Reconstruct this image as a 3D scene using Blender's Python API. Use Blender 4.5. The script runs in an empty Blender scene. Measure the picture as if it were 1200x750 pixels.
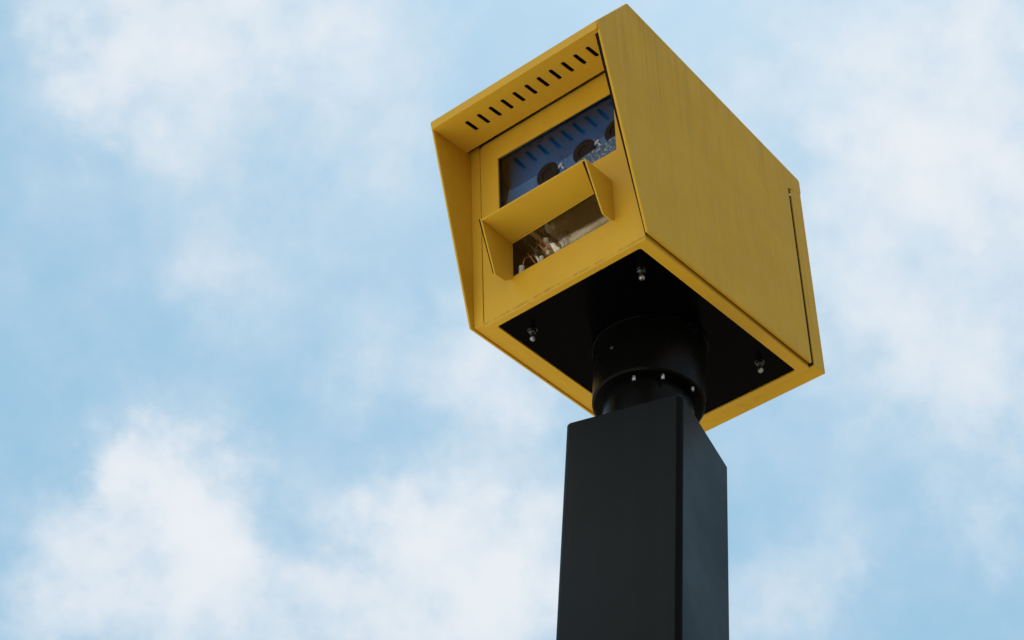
import bpy, bmesh, math, random
from mathutils import Vector, Matrix
R = math.radians
SC = bpy.context.scene
C = SC.collection
random.seed(4)

# ------------------------------------------------------------------ camera
cam_d = bpy.data.cameras.new("camera"); cam = bpy.data.objects.new("camera", cam_d); C.objects.link(cam)
cam_d.sensor_width = 36.0; cam_d.lens = 78.0; cam_d.clip_start = 0.05; cam_d.clip_end = 8000
cam.matrix_world = Matrix(((0.996992, -0.077505, 0.0, -0.26346), (-0.053138, -0.68355, -0.727967, -3.07671),
                           (0.056421, 0.725777, -0.685613, 1.6), (0, 0, 0, 1)))
SC.camera = cam

# ------------------------------------------------------------------ sun, sky, exposure
SUN_AZ, SUN_EL = 6.0, 60.0            # clockwise from +Y: high, ahead of the camera and above the frame (the visible faces are in shade)
SUN_STRENGTH, SUN_ANGLE = 4.0, 0.5
SKY_STRENGTH = 0.10
EXPOSURE = 0.68
sd = Vector((math.sin(R(SUN_AZ)) * math.cos(R(SUN_EL)), math.cos(R(SUN_AZ)) * math.cos(R(SUN_EL)), math.sin(R(SUN_EL))))
sun_d = bpy.data.lights.new("sun", 'SUN'); sun = bpy.data.objects.new("sun", sun_d); C.objects.link(sun)
sun_d.energy = SUN_STRENGTH; sun_d.angle = R(SUN_ANGLE); sun_d.color = (1.0, 0.95, 0.88)
sun.rotation_euler = sd.to_track_quat('Z', 'Y').to_euler(); sun.location = (0, 0, 30)
SC.view_settings.view_transform = 'Standard'; SC.view_settings.look = 'None'
SC.view_settings.exposure = EXPOSURE; SC.view_settings.gamma = 1.0; SC.view_settings.use_curve_mapping = False

world = bpy.data.worlds.new("World"); SC.world = world; world.use_nodes = True
wt = world.node_tree; wt.nodes.clear()
def WN(kind, **kw):
    n = wt.nodes.new(kind)
    for k, v in kw.items(): setattr(n, k, v)
    return n
def wl(a, b): wt.links.new(a, b)
def wmath(op, a, b=None, c=None, clamp=False):
    n = WN('ShaderNodeMath', operation=op, use_clamp=clamp)
    for i, s in enumerate((a, b, c)):
        if s is None: continue
        if isinstance(s, (int, float)): n.inputs[i].default_value = s
        else: wl(s, n.inputs[i])
    return n.outputs[0]
w_out = WN('ShaderNodeOutputWorld'); w_bg = WN('ShaderNodeBackground'); w_bg.inputs['Strength'].default_value = SKY_STRENGTH
wl(w_bg.outputs[0], w_out.inputs['Surface'])
sky = WN('ShaderNodeTexSky', sky_type='NISHITA')
sky.sun_disc = False; sky.sun_elevation = R(SUN_EL); sky.sun_rotation = R(SUN_AZ)
sky.air_density = 1.0; sky.dust_density = 1.2; sky.ozone_density = 1.0
tc = WN('ShaderNodeTexCoord')
# cloud puffs: (azimuth, elevation, angular radius in degrees, density)
PUFFS = [
(-12.14,37.6,1.20,0.85),(-10.45,37.5,1.45,0.85),(-8.87,36.5,1.70,0.80),(-6.3,35.3,1.25,0.40),(-12.83,35.2,1.60,0.70),(-9.77,34.4,2.00,0.40),(-4.12,35.59,1.40,0.38),(-3.03,37.3,1.35,0.58),(-0.53,37.41,1.60,0.70),(-1.96,35.56,1.90,0.55),(1.26,35.77,1.80,0.75),(0.75,38.59,1.32,0.45),
(-4.77,41.14,1.10,0.28),(-1.65,41.96,1.32,0.32),(0.22,41.20,1.32,0.45),(-12.5,48.2,3.4,0.14),(-7.5,45.0,4.0,0.08),(-9.92,42.84,1.09,0.12),(-10.80,43.82,1.2,0.16),
(-14.07,48.85,1.95,0.32),(-15.81,47.41,1.08,0.30),(-11.60,49.48,1.85,0.33),(-8.66,49.89,1.30,0.34),(-14.43,46.33,0.87,0.22),(-16.50,49.06,1.08,0.30),(-6.20,48.20,1.32,0.25),(-5.37,50.48,1.32,0.30),
(9.5,49.3,1.6,0.18),(11.2,45.5,1.6,0.16),(12.3,43.6,1.5,0.2),(15.8,46.0,4.6,0.30),(13.5,49.5,3.0,0.12),(14.0,39.5,3.2,0.14),(14.39,50.03,2.4,0.20),(17.33,48.26,1.94,0.20),(12.57,48.64,1.31,0.30),(18.78,50.48,1.72,0.40),(16.33,46.19,1.51,0.32),(14.34,47.44,1.30,0.30),(17.43,43.92,1.72,0.20),(15.45,42.57,1.9,0.24),(14.17,41.58,1.3,0.22),(16.87,40.72,1.5,0.24),
(9.49,37.21,1.09,0.20),(8.23,35.94,1.31,0.26),(10.73,37.51,0.76,0.22),(16.23,38.40,1.08,0.30),
(-168,30,42,2.2),(-140,8,24,1.6)]     # the last two: unseen cloud bank behind the camera, added to light the front
n1 = WN('ShaderNodeTexNoise'); n1.inputs['Scale'].default_value = 22; n1.inputs['Detail'].default_value = 8; n1.inputs['Roughness'].default_value = 0.54
wl(tc.outputs['Generated'], n1.inputs['Vector'])
sub = WN('ShaderNodeVectorMath', operation='SUBTRACT'); wl(n1.outputs['Color'], sub.inputs[0]); sub.inputs[1].default_value = (.5, .5, .5)
scl = WN('ShaderNodeVectorMath', operation='SCALE'); wl(sub.outputs[0], scl.inputs[0]); scl.inputs['Scale'].default_value = 0.085
add = WN('ShaderNodeVectorMath', operation='ADD'); wl(tc.outputs['Generated'], add.inputs[0]); wl(scl.outputs[0], add.inputs[1])
nrm = WN('ShaderNodeVectorMath', operation='NORMALIZE'); wl(add.outputs[0], nrm.inputs[0])
dens = None
for az, el, rad, amt in PUFFS:
    d = (math.sin(R(az)) * math.cos(R(el)), math.cos(R(az)) * math.cos(R(el)), math.sin(R(el)))
    dp = WN('ShaderNodeVectorMath', operation='DISTANCE'); wl(nrm.outputs[0], dp.inputs[0]); dp.inputs[1].default_value = d
    q = wmath('MULTIPLY', dp.outputs['Value'], dp.outputs['Value'])
    q = wmath('MULTIPLY', q, -1.0 / R(rad) ** 2)
    e = wmath('POWER', math.e, q)
    dens = wmath('MULTIPLY', e, amt) if dens is None else wmath('MULTIPLY_ADD', e, amt, dens)
n2 = WN('ShaderNodeTexNoise'); n2.inputs['Scale'].default_value = 9; n2.inputs['Detail'].default_value = 7; n2.inputs['Roughness'].default_value = 0.6
wl(tc.outputs['Generated'], n2.inputs['Vector'])
veil = WN('ShaderNodeMapRange'); veil.inputs['From Min'].default_value = .3; veil.inputs['From Max'].default_value = .75
veil.inputs['To Min'].default_value = 0.0; veil.inputs['To Max'].default_value = 0.26; wl(n2.outputs['Fac'], veil.inputs['Value'])
mod = WN('ShaderNodeMapRange'); mod.inputs['From Min'].default_value = .3; mod.inputs['From Max'].default_value = .7
mod.inputs['To Min'].default_value = 0.55; mod.inputs['To Max'].default_value = 1.35
n3 = WN('ShaderNodeTexNoise'); n3.inputs['Scale'].default_value = 30; n3.inputs['Detail'].default_value = 9; n3.inputs['Roughness'].default_value = 0.56
wl(tc.outputs['Generated'], n3.inputs['Vector']); wl(n3.outputs['Fac'], mod.inputs['Value'])
cov = wmath('MULTIPLY', wmath('ADD', dens, veil.outputs[0]), mod.outputs[0])
cov = wmath('POWER', math.e, wmath('MULTIPLY', cov, -1.25))            # optical depth -> coverage
cov = wmath('SUBTRACT', 1.0, cov, clamp=True)
crisp = WN('ShaderNodeMapRange', interpolation_type='SMOOTHSTEP'); crisp.inputs['From Min'].default_value = .02; crisp.inputs['From Max'].default_value = .80; wl(cov, crisp.inputs['Value'])
cov = wmath('ADD', wmath('MULTIPLY', cov, .6), wmath('MULTIPLY', crisp.outputs[0], .4), clamp=True)
tint = WN('ShaderNodeMix', data_type='RGBA', blend_type='MULTIPLY'); tint.inputs[0].default_value = 1.0
wl(sky.outputs[0], tint.inputs[6]); tint.inputs[7].default_value = (1.0, 1.0, 1.0, 1)
SKY_LIFT = (1.38, 3.10, 4.35)          # thin high haze everywhere
lift = WN('ShaderNodeMix', data_type='RGBA', blend_type='MIX'); lift.inputs[0].default_value = 0.85
wl(tint.outputs[2], lift.inputs[6]); lift.inputs[7].default_value = (*SKY_LIFT, 1)
cm = WN('ShaderNodeMix', data_type='RGBA', blend_type='MIX'); wl(cov, cm.inputs[0])
wl(lift.outputs[2], cm.inputs[6]); cm.inputs[7].default_value = (5.45, 5.58, 5.78, 1)
wl(cm.outputs[2], w_bg.inputs['Color'])

# ------------------------------------------------------------------ materials
def material(name):
    m = bpy.data.materials.new(name); m.use_nodes = True
    nt = m.node_tree; b = nt.nodes['Principled BSDF']
    return m, nt, b
def nod(nt, kind, **kw):
    n = nt.nodes.new(kind)
    for k, v in kw.items(): setattr(n, k, v)
    return n
def noise(nt, vec, scale, detail=4, rough=.55):
    n = nod(nt, 'ShaderNodeTexNoise'); n.inputs['Scale'].default_value = scale; n.inputs['Detail'].default_value = detail
    n.inputs['Roughness'].default_value = rough; nt.links.new(vec, n.inputs['Vector']); return n.outputs['Fac']
def mapr(nt, v, a, b, c, d):
    n = nod(nt, 'ShaderNodeMapRange'); nt.links.new(v, n.inputs['Value'])
    for k, x in zip(('From Min', 'From Max', 'To Min', 'To Max'), (a, b, c, d)): n.inputs[k].default_value = x
    return n.outputs[0]
def mth(nt, op, a, b=None):
    n = nod(nt, 'ShaderNodeMath', operation=op)
    for i, s in enumerate((a, b)):
        if s is None: continue
        if isinstance(s, (int, float)): n.inputs[i].default_value = s
        else: nt.links.new(s, n.inputs[i])
    return n.outputs[0]
def mixc(nt, f, a, b, mode='MIX'):
    n = nod(nt, 'ShaderNodeMix', data_type='RGBA', blend_type=mode)
    if isinstance(f, (int, float)): n.inputs[0].default_value = f
    else: nt.links.new(f, n.inputs[0])
    for i, s in ((6, a), (7, b)):
        if isinstance(s, tuple): n.inputs[i].default_value = (*s, 1)
        else: nt.links.new(s, n.inputs[i])
    return n.outputs[2]
def mapping(nt, vec, scale=(1, 1, 1), rot=(0, 0, 0)):
    n = nod(nt, 'ShaderNodeMapping'); nt.links.new(vec, n.inputs['Vector'])
    n.inputs['Scale'].default_value = scale; n.inputs['Rotation'].default_value = rot; return n.outputs[0]
def bump(nt, b, h, strength, dist=.001):
    n = nod(nt, 'ShaderNodeBump'); n.inputs['Strength'].default_value = strength; n.inputs['Distance'].default_value = dist
    nt.links.new(h, n.inputs['Height']); nt.links.new(n.outputs[0], b.inputs['Normal'])

YEL = (0.62, 0.362, 0.020)
def yellow_paint(name, streaks=0.0, seam=False, spec=.22):
    m, nt, b = material(name)
    oc = nod(nt, 'ShaderNodeTexCoord').outputs['Object']
    col = mixc(nt, mapr(nt, noise(nt, oc, 9, 5), .3, .7, 0, 1), YEL, tuple(c * k for c, k in zip(YEL, (.93, .90, .95))))
    fine = mapr(nt, noise(nt, oc, 120, 5, .65), .62, .78, 0, .22)           # road dust specks
    col = mixc(nt, fine, col, (.27, .15, .02))
    if streaks:
        g = mapping(nt, oc, (60, 60, 1.3), (R(-6.7), 0, 0))
        sp = nod(nt, 'ShaderNodeSeparateXYZ'); nt.links.new(oc, sp.inputs[0])
        drop = mth(nt, 'SUBTRACT', mth(nt, 'MULTIPLY_ADD', sp.outputs['Y'], -.1315), sp.outputs['Z'])   # metres below the roof edge
        drop.node.inputs[0].links[0].from_node.inputs[2].default_value = .578
        run = mapr(nt, mth(nt, 'ADD', drop, mth(nt, 'MULTIPLY', noise(nt, mapping(nt, oc, (40, 40, .01)), 1, 2), -.45)), -.30, .20, 1, .34)
        st = mapr(nt, noise(nt, g, 1.0, 5, .65), .48, .72, 0, 1)
        s2 = mapr(nt, noise(nt, oc, 6, 3), .38, .60, .25, 1)
        col = mixc(nt, mth(nt, 'MULTIPLY', mth(nt, 'MULTIPLY', st, s2), mth(nt, 'MULTIPLY', run, streaks)), col, (.20, .125, .022))
        sheen = mapr(nt, noise(nt, oc, 2.2, 2), .35, .65, 0, .22)                # chalky, faded areas
        col = mixc(nt, sheen, col, (.52, .33, .05))
    if seam:
        sx = nod(nt, 'ShaderNodeSeparateXYZ'); nt.links.new(oc, sx.inputs[0])
        band = mth(nt, 'SUBTRACT', 1.0, mth(nt, 'MULTIPLY', mth(nt, 'ABSOLUTE', mth(nt, 'SUBTRACT', sx.outputs['Z'], -.0035)), 260.0))
        band = mapr(nt, band, 0, .6, 0, 1)
        blot = mapr(nt, noise(nt, oc, 45, 6, .7), .42, .70, 0, .65)
        col = mixc(nt, mth(nt, 'MULTIPLY', band, blot), col, (.09, .055, .012))
    nt.links.new(col, b.inputs['Base Color'])
    nt.links.new(mapr(nt, noise(nt, oc, 26, 4), .3, .7, .42, .58), b.inputs['Roughness'])
    b.inputs['Specular IOR Level'].default_value = spec
    bump(nt, b, noise(nt, oc, 420, 2), .08, .0006)
    return m
def plain(name, col, rough, metal=0.0, var=.12, scale=30, spec=.5, bmp=0.0):
    m, nt, b = material(name)
    oc = nod(nt, 'ShaderNodeTexCoord').outputs['Object']
    f = mapr(nt, noise(nt, oc, scale, 4), .3, .7, 0, 1)
    nt.links.new(mixc(nt, f, tuple(c * (1 - var) for c in col), tuple(c * (1 + var) for c in col)), b.inputs['Base Color'])
    nt.links.new(mapr(nt, noise(nt, oc, scale * 1.7, 4), .3, .7, rough * .85, rough * 1.15), b.inputs['Roughness'])
    b.inputs['Metallic'].default_value = metal; b.inputs['Specular IOR Level'].default_value = spec
    if bmp: bump(nt, b, noise(nt, oc, 380, 2), bmp, .0005)
    return m
M = {}
M['yellow'] = yellow_paint('yellow_paint', .12)
M['yellow_side'] = yellow_paint('streaked_yellow_paint', .58, spec=.10)
M['yellow_front'] = yellow_paint('yellow_door_paint', .10, True)
M['black'] = plain('black_gloss_paint', (.0012, .0012, .0014), .15, var=.2, scale=14, spec=.03)
M['collar'] = plain('black_satin_paint', (.0028, .0028, .0027), .30, var=.2, scale=20, spec=.06)
M['post'] = plain('charcoal_paint', (.0106, .0130, .0134), .50, var=.06, scale=2, spec=.08, bmp=.06)
def dust_post():
    nt = M['post'].node_tree; b = nt.nodes['Principled BSDF']; oc = nod(nt, 'ShaderNodeTexCoord').outputs['Object']
    base = b.inputs['Base Color'].links[0].from_socket
    v = mapr(nt, noise(nt, mapping(nt, oc, (26, 26, .7)), 1, 5, .6), .5, .75, 0, .09)
    sc = mapr(nt, noise(nt, oc, 55, 6, .7), .66, .74, 0, .35)
    nt.links.new(mixc(nt, sc, mixc(nt, v, base, (.035, .036, .034)), (.040, .040, .038)), b.inputs['Base Color'])
dust_post()
M['strip'] = plain('black_edge_strip', (.0016, .0017, .0018), .5, var=.1, scale=6, spec=.05)
M['matte_dark'] = plain('matte_dark_brown', (.010, .005, .003), .7, spec=.1)  # matte dark fill; also painted as shade in the hood and rear gaps
M['jamb'] = plain('dark_brown', (.06, .042, .022), .6)  # even dark brown for window jambs and filter edge
M['steel'] = plain('galvanised_steel', (.55, .55, .54), .28, 1.0, scale=90)
M['bolt_steel'] = plain('weathered_zinc', (.34, .34, .33), .34, 1.0, scale=120, var=.3)
M['nut'] = plain('blackened_steel', (.10, .10, .10), .25, 1.0, scale=90)
M['dark_steel'] = plain('dark_steel', (.10, .10, .10), .3, 1.0, scale=90)
M['reflector'] = plain('rippled_reflector', (.36, .31, .24), .14, 1.0, scale=40, var=.4)
def paint_reflections():  # silver-to-brown change and bands paint the trough's reflections into its colour
    nt = M['reflector'].node_tree; b = nt.nodes['Principled BSDF']; oc = nod(nt, 'ShaderNodeTexCoord').outputs['Object']
    sp = nod(nt, 'ShaderNodeSeparateXYZ'); nt.links.new(oc, sp.inputs[0])
    f = mapr(nt, mth(nt, 'ADD', sp.outputs['X'], mth(nt, 'MULTIPLY', noise(nt, oc, 30, 3), .05)), .185, .225, 0, 1)
    band = mapr(nt, noise(nt, mapping(nt, oc, (5, 60, 60)), 1, 3), .4, .6, 0, 1)
    nt.links.new(mixc(nt, f, (.62, .60, .57), mixc(nt, band, (.13, .10, .06), (.34, .29, .22))), b.inputs['Base Color'])
paint_reflections()
M['copper'] = plain('copper_wire', (.62, .26, .16), .3, 1.0, scale=120)
M['glint_white'] = plain('glossy_white', (.85, .86, .84), .2, scale=90)  # white for the insulators and for the painted glint at the rear gap
M['bracket'] = plain('dull_zinc', (.38, .38, .40), .45, .4, scale=90)
M['lens'] = plain('brown_black_plastic', (.013, .0065, .003), .6, spec=.15, scale=60)
M['filter'] = plain('blue_filter', (.005, .12, .28), .3, scale=8, var=.2)
def pane(name, tint, spec_tint):
    m, nt, b = material(name); out = nt.nodes['Material Output']; nt.nodes.remove(b)
    tr = nod(nt, 'ShaderNodeBsdfTransparent'); tr.inputs[0].default_value = (*tint, 1)
    gl = nod(nt, 'ShaderNodeBsdfGlossy'); gl.inputs['Roughness'].default_value = .03; gl.inputs[0].default_value = (*spec_tint, 1)
    fr = nod(nt, 'ShaderNodeFresnel'); fr.inputs['IOR'].default_value = 1.50
    ge = nod(nt, 'ShaderNodeNewGeometry'); front = mth(nt, 'MULTIPLY', fr.outputs[0], mth(nt, 'SUBTRACT', 1.0, ge.outputs['Backfacing']))
    mx = nod(nt, 'ShaderNodeMixShader'); nt.links.new(front, mx.inputs[0])
    nt.links.new(tr.outputs[0], mx.inputs[1]); nt.links.new(gl.outputs[0], mx.inputs[2]); nt.links.new(mx.outputs[0], out.inputs['Surface'])
    return m
M['pane'] = pane('tinted_glass', (.80, .88, .95), (1, 1, 1))
M['clear'] = pane('clear_glass', (.94, .94, .92), (1, 1, 1))
def board_mat():
    m, nt, b = material('speckled_circuit_board')
    oc = nod(nt, 'ShaderNodeTexCoord').outputs['Object']
    v = nod(nt, 'ShaderNodeTexVoronoi'); v.inputs['Scale'].default_value = 330; nt.links.new(oc, v.inputs['Vector'])
    sx = nod(nt, 'ShaderNodeSeparateColor'); nt.links.new(v.outputs['Color'], sx.inputs[0])
    col = mixc(nt, mapr(nt, sx.outputs[0], .80, .86, 0, 1), mixc(nt, mapr(nt, noise(nt, oc, 90, 3), .4, .6, 0, 1), (.010, .035, .11), (.025, .055, .12)), (.20, .24, .27))
    col = mixc(nt, mapr(nt, sx.outputs[1], .86, .9, 0, 1), col, (.06, .22, .07))
    col = mixc(nt, mapr(nt, sx.outputs[2], .88, .92, 0, 1), col, (.26, .14, .22))
    nt.links.new(col, b.inputs['Base Color']); b.inputs['Roughness'].default_value = .35
    return m
M['board'] = board_mat()
M['ground'] = plain('dry_gravel', (.135, .105, .066), .9, var=.25, scale=3)
M['bounce'] = plain('pale_bounce_sheet', (.56, .53, .48), .85, var=.12, scale=2)  # pale tone of the added sheet that bounces light

# ------------------------------------------------------------------ mesh helpers
def finish(bm, smooth=None):
    bmesh.ops.remove_doubles(bm, verts=bm.verts, dist=1e-6)
    bmesh.ops.recalc_face_normals(bm, faces=bm.faces)
    if smooth:
        for f in bm.faces: f.smooth = True
        for e in bm.edges:
            if len(e.link_faces) == 2 and e.calc_face_angle(0) > R(smooth): e.smooth = False
def obj(name, bm, mat, parent=None, mw=None, bevel=0.0, smooth=None, seg=2):
    finish(bm, smooth)
    me = bpy.data.meshes.new(name); bm.to_mesh(me); bm.free(); me.materials.append(M[mat])
    o = bpy.data.objects.new(name, me); C.objects.link(o)
    if parent: o.parent = parent
    if mw is not None: o.matrix_local = mw
    if bevel:
        b = o.modifiers.new('edge', 'BEVEL'); b.width = bevel; b.segments = seg; b.limit_method = 'ANGLE'; b.angle_limit = R(35)
    return o
def loft(bm, a, b):
    """closed solid between two equal-length rings of points"""
    va = [bm.verts.new(p) for p in a]; vb = [bm.verts.new(p) for p in b]; n = len(a)
    bm.faces.new(va); bm.faces.new(vb[::-1])
    for i in range(n): bm.faces.new((va[i], vb[i], vb[(i + 1) % n], va[(i + 1) % n]))
def prism_x(bm, prof, x0, x1):                 # prof: (y, z)
    loft(bm, [(x0, y, z) for y, z in prof], [(x1, y, z) for y, z in prof])
def box(bm, x0, x1, y0, y1, z0, z1):
    loft(bm, [(x0, y0, z0), (x1, y0, z0), (x1, y1, z0), (x0, y1, z0)], [(x0, y0, z1), (x1, y0, z1), (x1, y1, z1), (x0, y1, z1)])
def rod(bm, a, b, r0, r1=None, n=24, caps=True):
    a, b = Vector(a), Vector(b); r1 = r0 if r1 is None else r1
    ax = (b - a).normalized(); u = ax.orthogonal().normalized(); v = ax.cross(u)
    ring = lambda c, r: [c + r * (math.cos(2 * math.pi * i / n) * u + math.sin(2 * math.pi * i / n) * v) for i in range(n)]
    A = [bm.verts.new(p) for p in ring(a, r0)]; B = [bm.verts.new(p) for p in ring(b, r1)]
    for i in range(n): bm.faces.new((A[i], B[i], B[(i + 1) % n], A[(i + 1) % n]))
    if caps: bm.faces.new(A); bm.faces.new(B)
def lathe(bm, base, axis, prof, n=48):         # prof: (radius, height along axis)
    base = Vector(base); ax = Vector(axis).normalized(); u = ax.orthogonal().normalized(); v = ax.cross(u)
    rings = []
    for r, h in prof:
        if r < 1e-6: rings.append([bm.verts.new(base + ax * h)])
        else: rings.append([bm.verts.new(base + ax * h + r * (math.cos(2 * math.pi * i / n) * u + math.sin(2 * math.pi * i / n) * v)) for i in range(n)])
    for a, b in zip(rings, rings[1:]):
        for i in range(n):
            j = (i + 1) % n
            f = [a[i % len(a)], b[i % len(b)], b[j % len(b)], a[j % len(a)]]
            f = list(dict.fromkeys(f))
            if len(f) > 2: bm.faces.new(f)
    for r in (rings[0], rings[-1]):
        if len(r) > 1: bm.faces.new(r)
def obox(bm, o, a, b, cc):
    q = [o + sa * a + sb * b - cc for sa, sb in ((-1, -1), (1, -1), (1, 1), (-1, 1))]
    loft(bm, q, [p + 2 * cc for p in q])
def rounded(pts, r, n=5):
    """polygon with rounded corners; r is one radius or a list"""
    out = []; m = len(pts)
    for i, p in enumerate(pts):
        rr = r[i] if isinstance(r, (list, tuple)) else r
        p = Vector(p); a = Vector(pts[i - 1]); b = Vector(pts[(i + 1) % m])
        if rr <= 0: out.append(tuple(p)); continue
        da = (a - p).normalized(); db = (b - p).normalized()
        half = da.angle(db) / 2; t = rr / math.tan(half); c = p + (da + db).normalized() * (rr / math.sin(half))
        s = p + da * t - c; e = p + db * t - c; tot = s.angle(e)
        sgn = 1 if s.cross(e) > 0 else -1
        for k in range(n + 1):
            ang = sgn * tot * k / n
            out.append((c.x + s.x * math.cos(ang) - s.y * math.sin(ang), c.y + s.x * math.sin(ang) + s.y * math.cos(ang)))
    return out
def plate(loops, thick, to3d):
    """flat sheet with holes: loops[0] is the outline, the others are holes; 2-D filled by a curve, then mapped to 3-D"""
    cu = bpy.data.curves.new('sheet', 'CURVE'); cu.dimensions = '2D'; cu.fill_mode = 'BOTH'; cu.extrude = thick / 2
    for lp in loops:
        s = cu.splines.new('POLY'); s.points.add(len(lp) - 1); s.use_cyclic_u = True
        for q, p in zip(s.points, lp): q.co = (p[0], p[1], 0, 1)
    o = bpy.data.objects.new('sheet', cu); C.objects.link(o)
    dg = bpy.context.evaluated_depsgraph_get(); me = bpy.data.meshes.new_from_object(o.evaluated_get(dg))
    bm = bmesh.new(); bm.from_mesh(me)
    bpy.data.objects.remove(o); bpy.data.curves.remove(cu); bpy.data.meshes.remove(me)
    for v in bm.verts: v.co = to3d(v.co.x, v.co.y, v.co.z)
    bmesh.ops.remove_doubles(bm, verts=bm.verts, dist=1e-6)
    bmesh.ops.dissolve_limit(bm, angle_limit=R(1), verts=bm.verts, edges=bm.edges)
    return bm

# ------------------------------------------------------------------ ground
gb = bmesh.new(); bmesh.ops.create_grid(gb, x_segments=8, y_segments=8, size=3000)
g = obj('ground', gb, 'ground'); g['kind'] = 'structure'
gb = bmesh.new()  # unseen pale sheet, added and shaped to bounce light up at the head
ex = Vector((.729, -.684, 0)); ef = Vector((-.684, -.729, 0)); up = Vector((0, 0, .004))
gb.faces.new([gb.verts.new(ex * a + ef * b + up) for a, b in ((-50, -2.6), (1.3, -2.6), (1.3, 60), (-50, 60))])
g = obj('bounce_sheet', gb, 'bounce'); g['kind'] = 'structure'

# ------------------------------------------------------------------ the speed camera on its post
cam_thing = bpy.data.objects.new('speed_camera', None); C.objects.link(cam_thing); cam_thing.empty_display_size = .3
cam_thing['label'] = 'yellow box-shaped roadside speed camera with slotted hood and window on square charcoal post'
cam_thing['category'] = 'speed camera'
H = Matrix(((0.729285, 0.678812, -0.085772, -0.34182), (-0.684161, 0.724973, -0.079611, -0.0433),
            (0.008142, 0.116741, 0.993129, 4.42499), (0, 0, 0, 1)))      # head: nods forward about 7 degrees on the post
P = Matrix.Rotation(R(-28.72), 4, 'Z')
HTOP = 4.2100
W = 0.42
def part(name, bm, mat, parent=None, **kw):
    if parent is None: return obj(name, bm, mat, cam_thing, H, **kw)
    return obj(name, bm, mat, parent, **kw)

# post: square tube with rounded corners
s = .1125
prof = rounded([(-s, -s), (s, -s), (s, s), (-s, s)], .009, 8)
bm = bmesh.new()
rings = []
for z, k in ((0, 1), (HTOP - .003, 1), (HTOP, .988)):
    rings.append([bm.verts.new((x * k, y * k, z)) for x, y in prof])
for a, b in zip(rings, rings[1:]):
    for i in range(len(a)): bm.faces.new((a[i], a[(i + 1) % len(a)], b[(i + 1) % len(a)], b[i]))
bm.faces.new(rings[0][::-1]); bm.faces.new(rings[-1])
post = obj('post', bm, 'post', cam_thing, P, smooth=40)

bm = bmesh.new()                                            # black strip along the near corner
arcp = rounded([(-s, -s), (s, -s), (s, s), (-s, s)], .009, 8)[9:18]
cx_, cy_ = s - .009, -s + .009
strip = [(cx_ + (x - cx_) * 1.08, cy_ + (y - cy_) * 1.08) for x, y in arcp] + [(cx_ + (x - cx_) * .9, cy_ + (y - cy_) * .9) for x, y in arcp[::-1]]
loft(bm, [(x, y, .01) for x, y in strip], [(x, y, HTOP - .006) for x, y in strip])
obj('corner_strip', bm, 'strip', post, smooth=40)

# mounting collar and the tube it clamps (both along the post axis, in head coordinates)
AX = Vector((.008142, .116741, .993129)); N0 = Vector((.22, .268, 0))
def axp(z): return N0 + AX * (z / AX.z)
bm = bmesh.new()
lathe(bm, axp(-.15), AX, [(.088, 0), (.101, 0), (.105, .003), (.105, .150)], 96)
collar = part('mounting_collar', bm, 'collar', smooth=30)
bm = bmesh.new(); lathe(bm, (.22, .268, -.0125), (0, 0, 1), [(.106, 0), (.109, 0), (.1105, .0015), (.1105, .006)], 96)
part('flange_ring', bm, 'black', collar, smooth=30)
bm = bmesh.new(); lathe(bm, axp(-.236), AX, [(.0, 0), (.085, 0), (.085, .12)], 96)
part('spigot_tube', bm, 'collar', smooth=30)
def screw(pos, parent, name, r=.0038, L=.012, mat='bolt_steel', ax=None):
    ax = AX if ax is None else Vector(ax)
    bm = bmesh.new(); lathe(bm, pos, -ax, [(r * .95, 0), (r, .002), (r, L - .004), (r * .75, L - .001), (0, L)], 20)
    return part(name, bm, mat, parent, smooth=50)
for q in ((.2605, .1437), (.3079, .1831), (.3077, .2558)):
    c = axp(-.149); d = (Vector((q[0], q[1], c.z)) - c); d.z = 0; d = d.normalized() * .096
    screw(c + d, collar, 'clamp_bolt')
c = axp(-.08); d = Vector((.2151, .1533, -.0803)) - c; d = (d - AX * d.dot(AX)).normalized()
screw(c + d * .104, collar, 'set_screw', .004, .007, 'dark_steel', -d)
# latch on the collar's flank
c = axp(-.022); d = Vector((.3319, .2514, -.0183)) - c; d = (d - AX * d.dot(AX)).normalized(); t = AX.cross(d)
bm = bmesh.new()
obox(bm, c + d * .110, d * .006, t * .012, AX * .003); obox(bm, c + d * .116 - AX * .008, d * .003, t * .004, AX * .009)
part('latch', bm, 'collar', collar, bevel=.001)

# ---- right and left side panels, roof
tip = (-.1078, .4535); ridge = (-.005, .579); rear = (.569, .5035)
def smooth_poly(pts, rad): return rounded(pts, rad, 4)
side = smooth_poly([(0, 0), (.5180, 0), (.5192, .452), (.5685, .466), rear, ridge, tip], [.002, .002, 0, .003, .006, .004, .003])
bm = bmesh.new(); prism_x(bm, side, .4145, .42)
right = part('side_panel', bm, 'yellow_side', bevel=.0012); right['label'] = 'plain side panel with faint vertical dirt streaks'
bm = bmesh.new(); prism_x(bm, side, 0, .0045)
box(bm, .0045, .0295, .008, .519, .0035, .0075)            # folded lower edge
box(bm, .0045, .0285, .0075, .0105, .0075, .4535)            # folded front edge
part('side_panel', bm, 'yellow', bevel=.0012)
# roof: folded sheet with a short front lip
t_ = .003
roof = [(-.1050, .4335), (-.1078, .4335), (-.1078, .4540), (-.0045, .5815), (.5690, .5062), (.5705, .470), (.5680, .470), (.5660, .5030), (-.0035, .5782), (-.1050, .4525)]
bm = bmesh.new(); loft(bm, [(.003, y, z) for y, z in roof], [(.417, y, z) for y, z in roof])
part('roof', bm, 'yellow', bevel=.0008)

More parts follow.
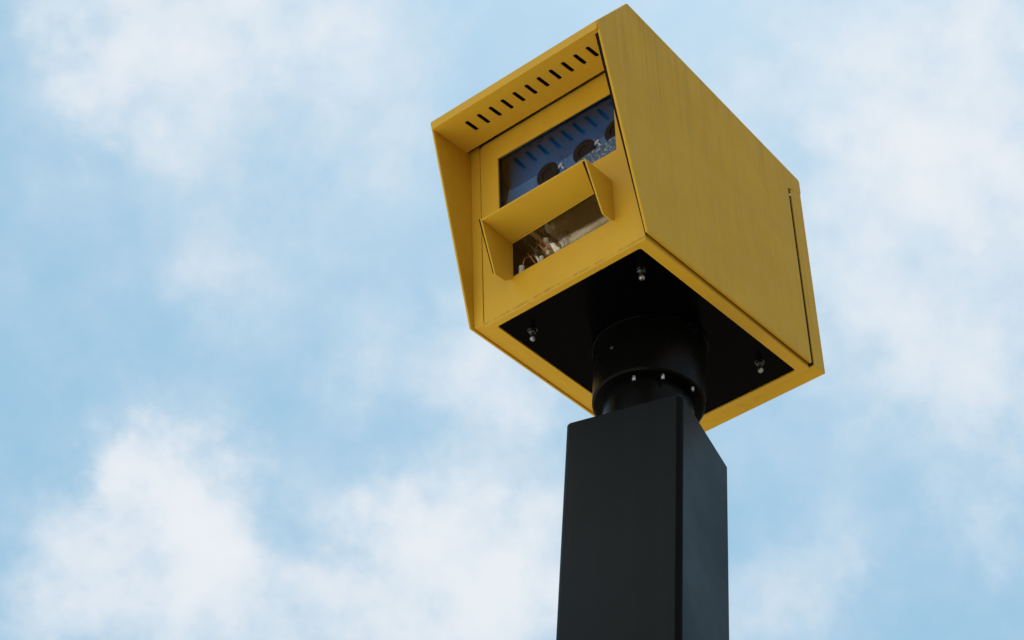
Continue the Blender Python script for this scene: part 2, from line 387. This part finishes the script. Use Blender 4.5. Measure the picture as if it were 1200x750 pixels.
# ---- slotted panel under the hood
y0, y1_, z0s, z1s = -.1048, -.0050, .4345, .4420
def sof3(u, v, w): return Vector((u, v, z0s + (v - y0) * (z1s - z0s) / (y1_ - y0) + w))
outl = [(.0050, y0), (.4135, y0), (.4135, y1_), (.0050, y1_)]
holes = []
for i in range(11):
    cx = .0673 + i * (.3705 - .0673) / 10; cy = -.0605 - .0015 * i / 10
    holes.append(rounded([(cx - .0043, cy - .0180), (cx + .0043, cy - .0180), (cx + .0043, cy + .0180), (cx - .0043, cy + .0180)], .0040, 4))
vp = part('vent_panel', plate([outl] + holes, .0022, sof3), 'yellow'); vp['label'] = 'slotted panel under the hood'
bm = bmesh.new(); box(bm, .02, .40, -.10, .0, .452, .454); part('vent_baffle', bm, 'matte_dark', vp)

# ---- front door with window and flash opening
DY = .0054
def door3(u, v, w): return Vector((u, DY + .0016 + w, v))
dout = rounded([(.0325, -.010), (.411, -.010), (.411, .4468), (.0315, .4468)], [.004, .003, .006, .010], 5)
win = rounded([(.0758, .2377), (.3615, .2377), (.3630, .3868), (.0758, .3912)], .0015, 3)
opn = [(.1035, .0728), (.3370, .0758), (.3410, .1660), (.1045, .1550)]
door = part('front_door', plate([dout, win, opn], .0032, door3), 'yellow_front', bevel=.0007)
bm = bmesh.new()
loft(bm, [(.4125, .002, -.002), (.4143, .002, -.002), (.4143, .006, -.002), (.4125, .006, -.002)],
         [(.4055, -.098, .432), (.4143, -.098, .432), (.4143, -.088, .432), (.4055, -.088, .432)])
part('door_dark_strip', bm, 'matte_dark')  # dark tapering strip inside the right panel's front edge
# window recess: four jambs and a back
bm = bmesh.new(); yb_ = .0125
box(bm, .0728, .0756, DY + .0034, yb_ + .001, .235, .394); box(bm, .3632, .3660, DY + .0034, yb_ + .001, .235, .394)
box(bm, .0728, .3660, DY + .0034, yb_ + .001, .3914, .3940); box(bm, .0728, .3660, DY + .0034, yb_ + .001, .2345, .2375)
wf = part('window_frame', bm, 'jamb', door)
bm = bmesh.new(); box(bm, .0756, .3632, yb_, yb_ + .002, .2375, .3914); part('window_pane', bm, 'pane', door)
bm = bmesh.new(); box(bm, .0702, .3950, .050, .053, .245, .446); part('blue_filter', bm, 'filter')
bm = bmesh.new(); box(bm, .0370, .0702, .046, .052, .245, .446); part('filter_edge', bm, 'jamb')
for i, (cx, cz) in enumerate(((.1945, .2795), (.2835, .2840), (.3600, .2915))):    # lens hoods standing just proud of the pane
    bm = bmesh.new()
    lathe(bm, (cx, .0123, cz), (0, -1, 0), [(.0262, 0), (.0262, .0032), (.0248, .0040), (.0135, .0036), (.0120, .0012), (.0, .0008)], 40)
    ln = part('lens_hood', bm, 'lens', smooth=35)
    if cx > .35: continue
    bm = bmesh.new(); obox(bm, Vector((cx + .0300, .0105, cz + .0040)), Vector((.0055, 0, .0030)), Vector((-.0014, 0, .0026)), Vector((0, .0012, 0)))
    obox(bm, Vector((cx + .0360, .0108, cz - .0040)), Vector((.0028, 0, -.0050)), Vector((.0018, 0, .0010)), Vector((0, .0010, 0)))
    part('bracket', bm, 'bracket', ln, bevel=.0006)
bm = bmesh.new(); loft(bm, [(.250, .0072, .2379), (.3612, .0072, .2379), (.3612, .0072, .2745), (.290, .0072, .2690), (.250, .0072, .2600)],
                           [(.250, .0086, .2379), (.3612, .0086, .2379), (.3612, .0086, .2745), (.290, .0086, .2690), (.250, .0086, .2600)]); part('circuit_board', bm, 'board')

# flash: cavity, mirrored trough, tube, wires
bm = bmesh.new()
box(bm, .1005, .1033, DY + .0034, .085, .070, .170); part('reflector_end', bm, 'matte_dark', door); bm = bmesh.new(); box(bm, .3415, .3445, DY + .0034, .085, .070, .170)
part('reflector_end', bm, 'matte_dark', door)
bm = bmesh.new(); n = 12; a = []; b = []
for k in range(n + 1):
    th = math.pi * k / n
    z = .1185 + .0475 * math.cos(th); y = .0105 + .062 * math.sin(th)
    y += .0016 * math.sin(k * 1.9)
    a.append((.1034, y, z)); b.append((.3414, y, z))
va = [bm.verts.new(p) for p in a]
mid = []
for j in range(1, 40):
    f = j / 40; crumple = min(1, max(0, 1 - f / .38) * 2) * .0052
    mid.append([bm.verts.new((p[0] + (q[0] - p[0]) * f + random.uniform(-.5, .5) * crumple * .5, p[1] + random.uniform(-.0004, .0004) + random.uniform(-1, .4) * crumple, p[2] + random.uniform(-.5, .5) * crumple)) for p, q in zip(a, b)])
rows = [va] + mid + [[bm.verts.new(p) for p in b]]
for r0, r1 in zip(rows, rows[1:]):
    for i in range(n): bm.faces.new((r0[i], r0[i + 1], r1[i + 1], r1[i]))
part('flash_reflector', bm, 'reflector', door, smooth=60)
bm = bmesh.new(); rod(bm, (.118, .040, .118), (.325, .040, .118), .0045); ft = part('flash_tube', bm, 'clear', door, smooth=40)
def tube(bm, pts, r, n=8):
    prev = None
    for i, p in enumerate(pts):
        p = Vector(p); d = (Vector(pts[min(i + 1, len(pts) - 1)]) - Vector(pts[max(i - 1, 0)])).normalized()
        u = d.cross(Vector((.13, .9, .41))).normalized(); v = d.cross(u)
        ring = [bm.verts.new(p + r * (math.cos(2 * math.pi * k / n) * u + math.sin(2 * math.pi * k / n) * v)) for k in range(n)]
        if prev:
            for k in range(n): bm.faces.new((prev[k], prev[(k + 1) % n], ring[(k + 1) % n], ring[k]))
        prev = ring
def arc(p, q, sag, n=14):
    p, q = Vector(p), Vector(q)
    return [p.lerp(q, i / n) + Vector((0, -sag * math.sin(math.pi * i / n), sag * .7 * math.sin(math.pi * i / n))) for i in range(n + 1)]
for p, q, sg in (((.112, .030, .082), (.128, .036, .128), .012), ((.120, .034, .132), (.140, .030, .100), .010), ((.140, .034, .142), (.168, .028, .112), .010), ((.149, .036, .144), (.176, .032, .118), .012)):
    bm = bmesh.new(); tube(bm, arc(p, q, sg), .0014); part('copper_lead', bm, 'copper', ft, smooth=60)
for p, r, L in (((.1085, .026, .084), .0055, .022), ((.158, .026, .094), .0042, .010), ((.174, .026, .100), .0040, .009), ((.164, .034, .140), .0050, .010)):  # insulators kept bright white to stand in for highlights in the flash
    bm = bmesh.new(); lathe(bm, p, (.25, -.2, .95), [(r * .6, 0), (r, .0015), (r, L - .0015), (r * .6, L)], 20); part('insulator', bm, 'glint_white', ft, smooth=50)
bm = bmesh.new(); box(bm, .1034, .3414, DY + .0045, DY + .0062, .0705, .168); part('flash_cover', bm, 'clear', door)

# flash hood: two cheeks and a top
cl = [(-.0800, .1568), (-.0440, .0495), (-.0180, .0510), (.0050, .0700), (.0050, .1568)]
cl_o = [(-.0825, .1605), (-.0450, .0475), (-.0170, .0490), (.0050, .0680), (.0050, .1605)]
cr = [(-.0735, .1700), (-.0285, .0660), (-.0045, .0655), (.0050, .0735), (.0050, .1700)]
bm = bmesh.new()
loft(bm, [(.1008, y, z) for y, z in cl_o], [(.1042, y, z) for y, z in cl_o])
loft(bm, [(.3430, y, z) for y, z in cr], [(.3462, y, z) for y, z in cr])
loft(bm, [(.1042, -.0810, .1565), (.3430, -.0735, .1668), (.3430, .0050, .1668), (.1042, .0050, .1565)],
         [(.1042, -.0810, .1595), (.3430, -.0735, .1698), (.3430, .0050, .1698), (.1042, .0050, .1595)])
part('flash_hood', bm, 'yellow', door, bevel=.0008)

hs = [(-.0815, .1590), (-.0440, .0510), (.0050, .0700), (.0050, .1590)]  # dark strips stand in for the shadow gaps along the hood cheeks
bm = bmesh.new(); loft(bm, [(.0985, y - .0015, z + .001) for y, z in hs], [(.1007, y - .0015, z + .001) for y, z in hs]); part('hood_gap_shade', bm, 'matte_dark', door)
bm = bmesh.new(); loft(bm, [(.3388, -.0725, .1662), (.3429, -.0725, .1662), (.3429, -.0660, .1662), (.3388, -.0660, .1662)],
                           [(.3412, -.0455, .1060), (.3429, -.0455, .1060), (.3429, -.0405, .1060), (.3412, -.0405, .1060)]); part('hood_gap_shade', bm, 'matte_dark', door)

# ---- underside: yellow rim, black base plate, bolts
def base3(u, v, w): return Vector((u, v, -.0075 + w))
rim = plate([rounded([(.0325, .0087), (.4110, .0087), (.4125, .5195), (.0325, .5195)], .003, 3),
             rounded([(.0520, .0200), (.3880, .0190), (.3895, .5065), (.0520, .5065)], .005, 4)], .005, base3)
box(rim, .0325, .0350, .0095, .519, -.005, .40); box(rim, .4085, .4108, .0095, .519, -.005, .40); box(rim, .0350, .4085, .516, .5185, -.005, .40)
br = part('base_rim', rim, 'yellow', bevel=.0008)
bm = bmesh.new(); box(bm, .0500, .3915, .017, .509, -.0062, -.003); bp = part('base_plate', bm, 'black')
for q in ((.3510, .0700), (.0915, .0745), (.3515, .4400), (.0920, .4440)):
    bm = bmesh.new()
    lathe(bm, (q[0], q[1], -.0062), (0, 0, -1), [(.0095, 0), (.0095, .0018), (.0070, .0020)], 24)
    nut = part('bolt', bm, 'dark_steel', bp, smooth=30)
    bm = bmesh.new(); lathe(bm, (q[0], q[1], -.0082), (0, 0, -1), [(.0078, 0), (.0078, .005), (.0065, .006)], 6); rod(bm, (q[0], q[1], -.0142), (q[0], q[1], -.0225), .0038, n=16)
    lathe(bm, (q[0], q[1], -.0225), (0, 0, -1), [(.0052, 0), (.0058, .002), (.0055, .006), (.0035, .0085), (0, .0095)], 20)
    me = nut.data; b2 = bmesh.new(); b2.from_mesh(me)            # washer, nut and steel stud stay one mesh
    tmp = bpy.data.meshes.new('bolt_end'); finish(bm, 35)
    for f in bm.faces: f.material_index = 1 if f.calc_center_median().z < -.0150 else 0
    bm.to_mesh(tmp); bm.free(); b2.from_mesh(tmp); b2.to_mesh(me); b2.free(); bpy.data.meshes.remove(tmp)
    me.materials[0] = M['nut']; me.materials.append(M['bolt_steel'])

# ---- rear cover
bm = bmesh.new()
prism_x(bm, rounded([(.5274, -.0005), (.5652, -.0005), (.5668, .468), (.5294, .455)], [.002, .003, .003, .002], 3), .0006, .4194)
part('rear_cover', bm, 'yellow_side', bevel=.001)
bm = bmesh.new(); box(bm, .395, .4178, .5198, .5270, .002, .446); box(bm, .012, .395, .5212, .5270, .0015, .012); part('rear_gap_shade', bm, 'matte_dark')  # dark strips put in as the shade inside the rear gap
bm = bmesh.new(); lathe(bm, (.4140, .5240, .436), (1, 0, 0), [(.0018, 0), (.0022, .004), (.0022, .0062), (0, .0075)], 16); part('gap_glint', bm, 'glint_white', smooth=50)  # white stud stands in for the sky's glint through the gap
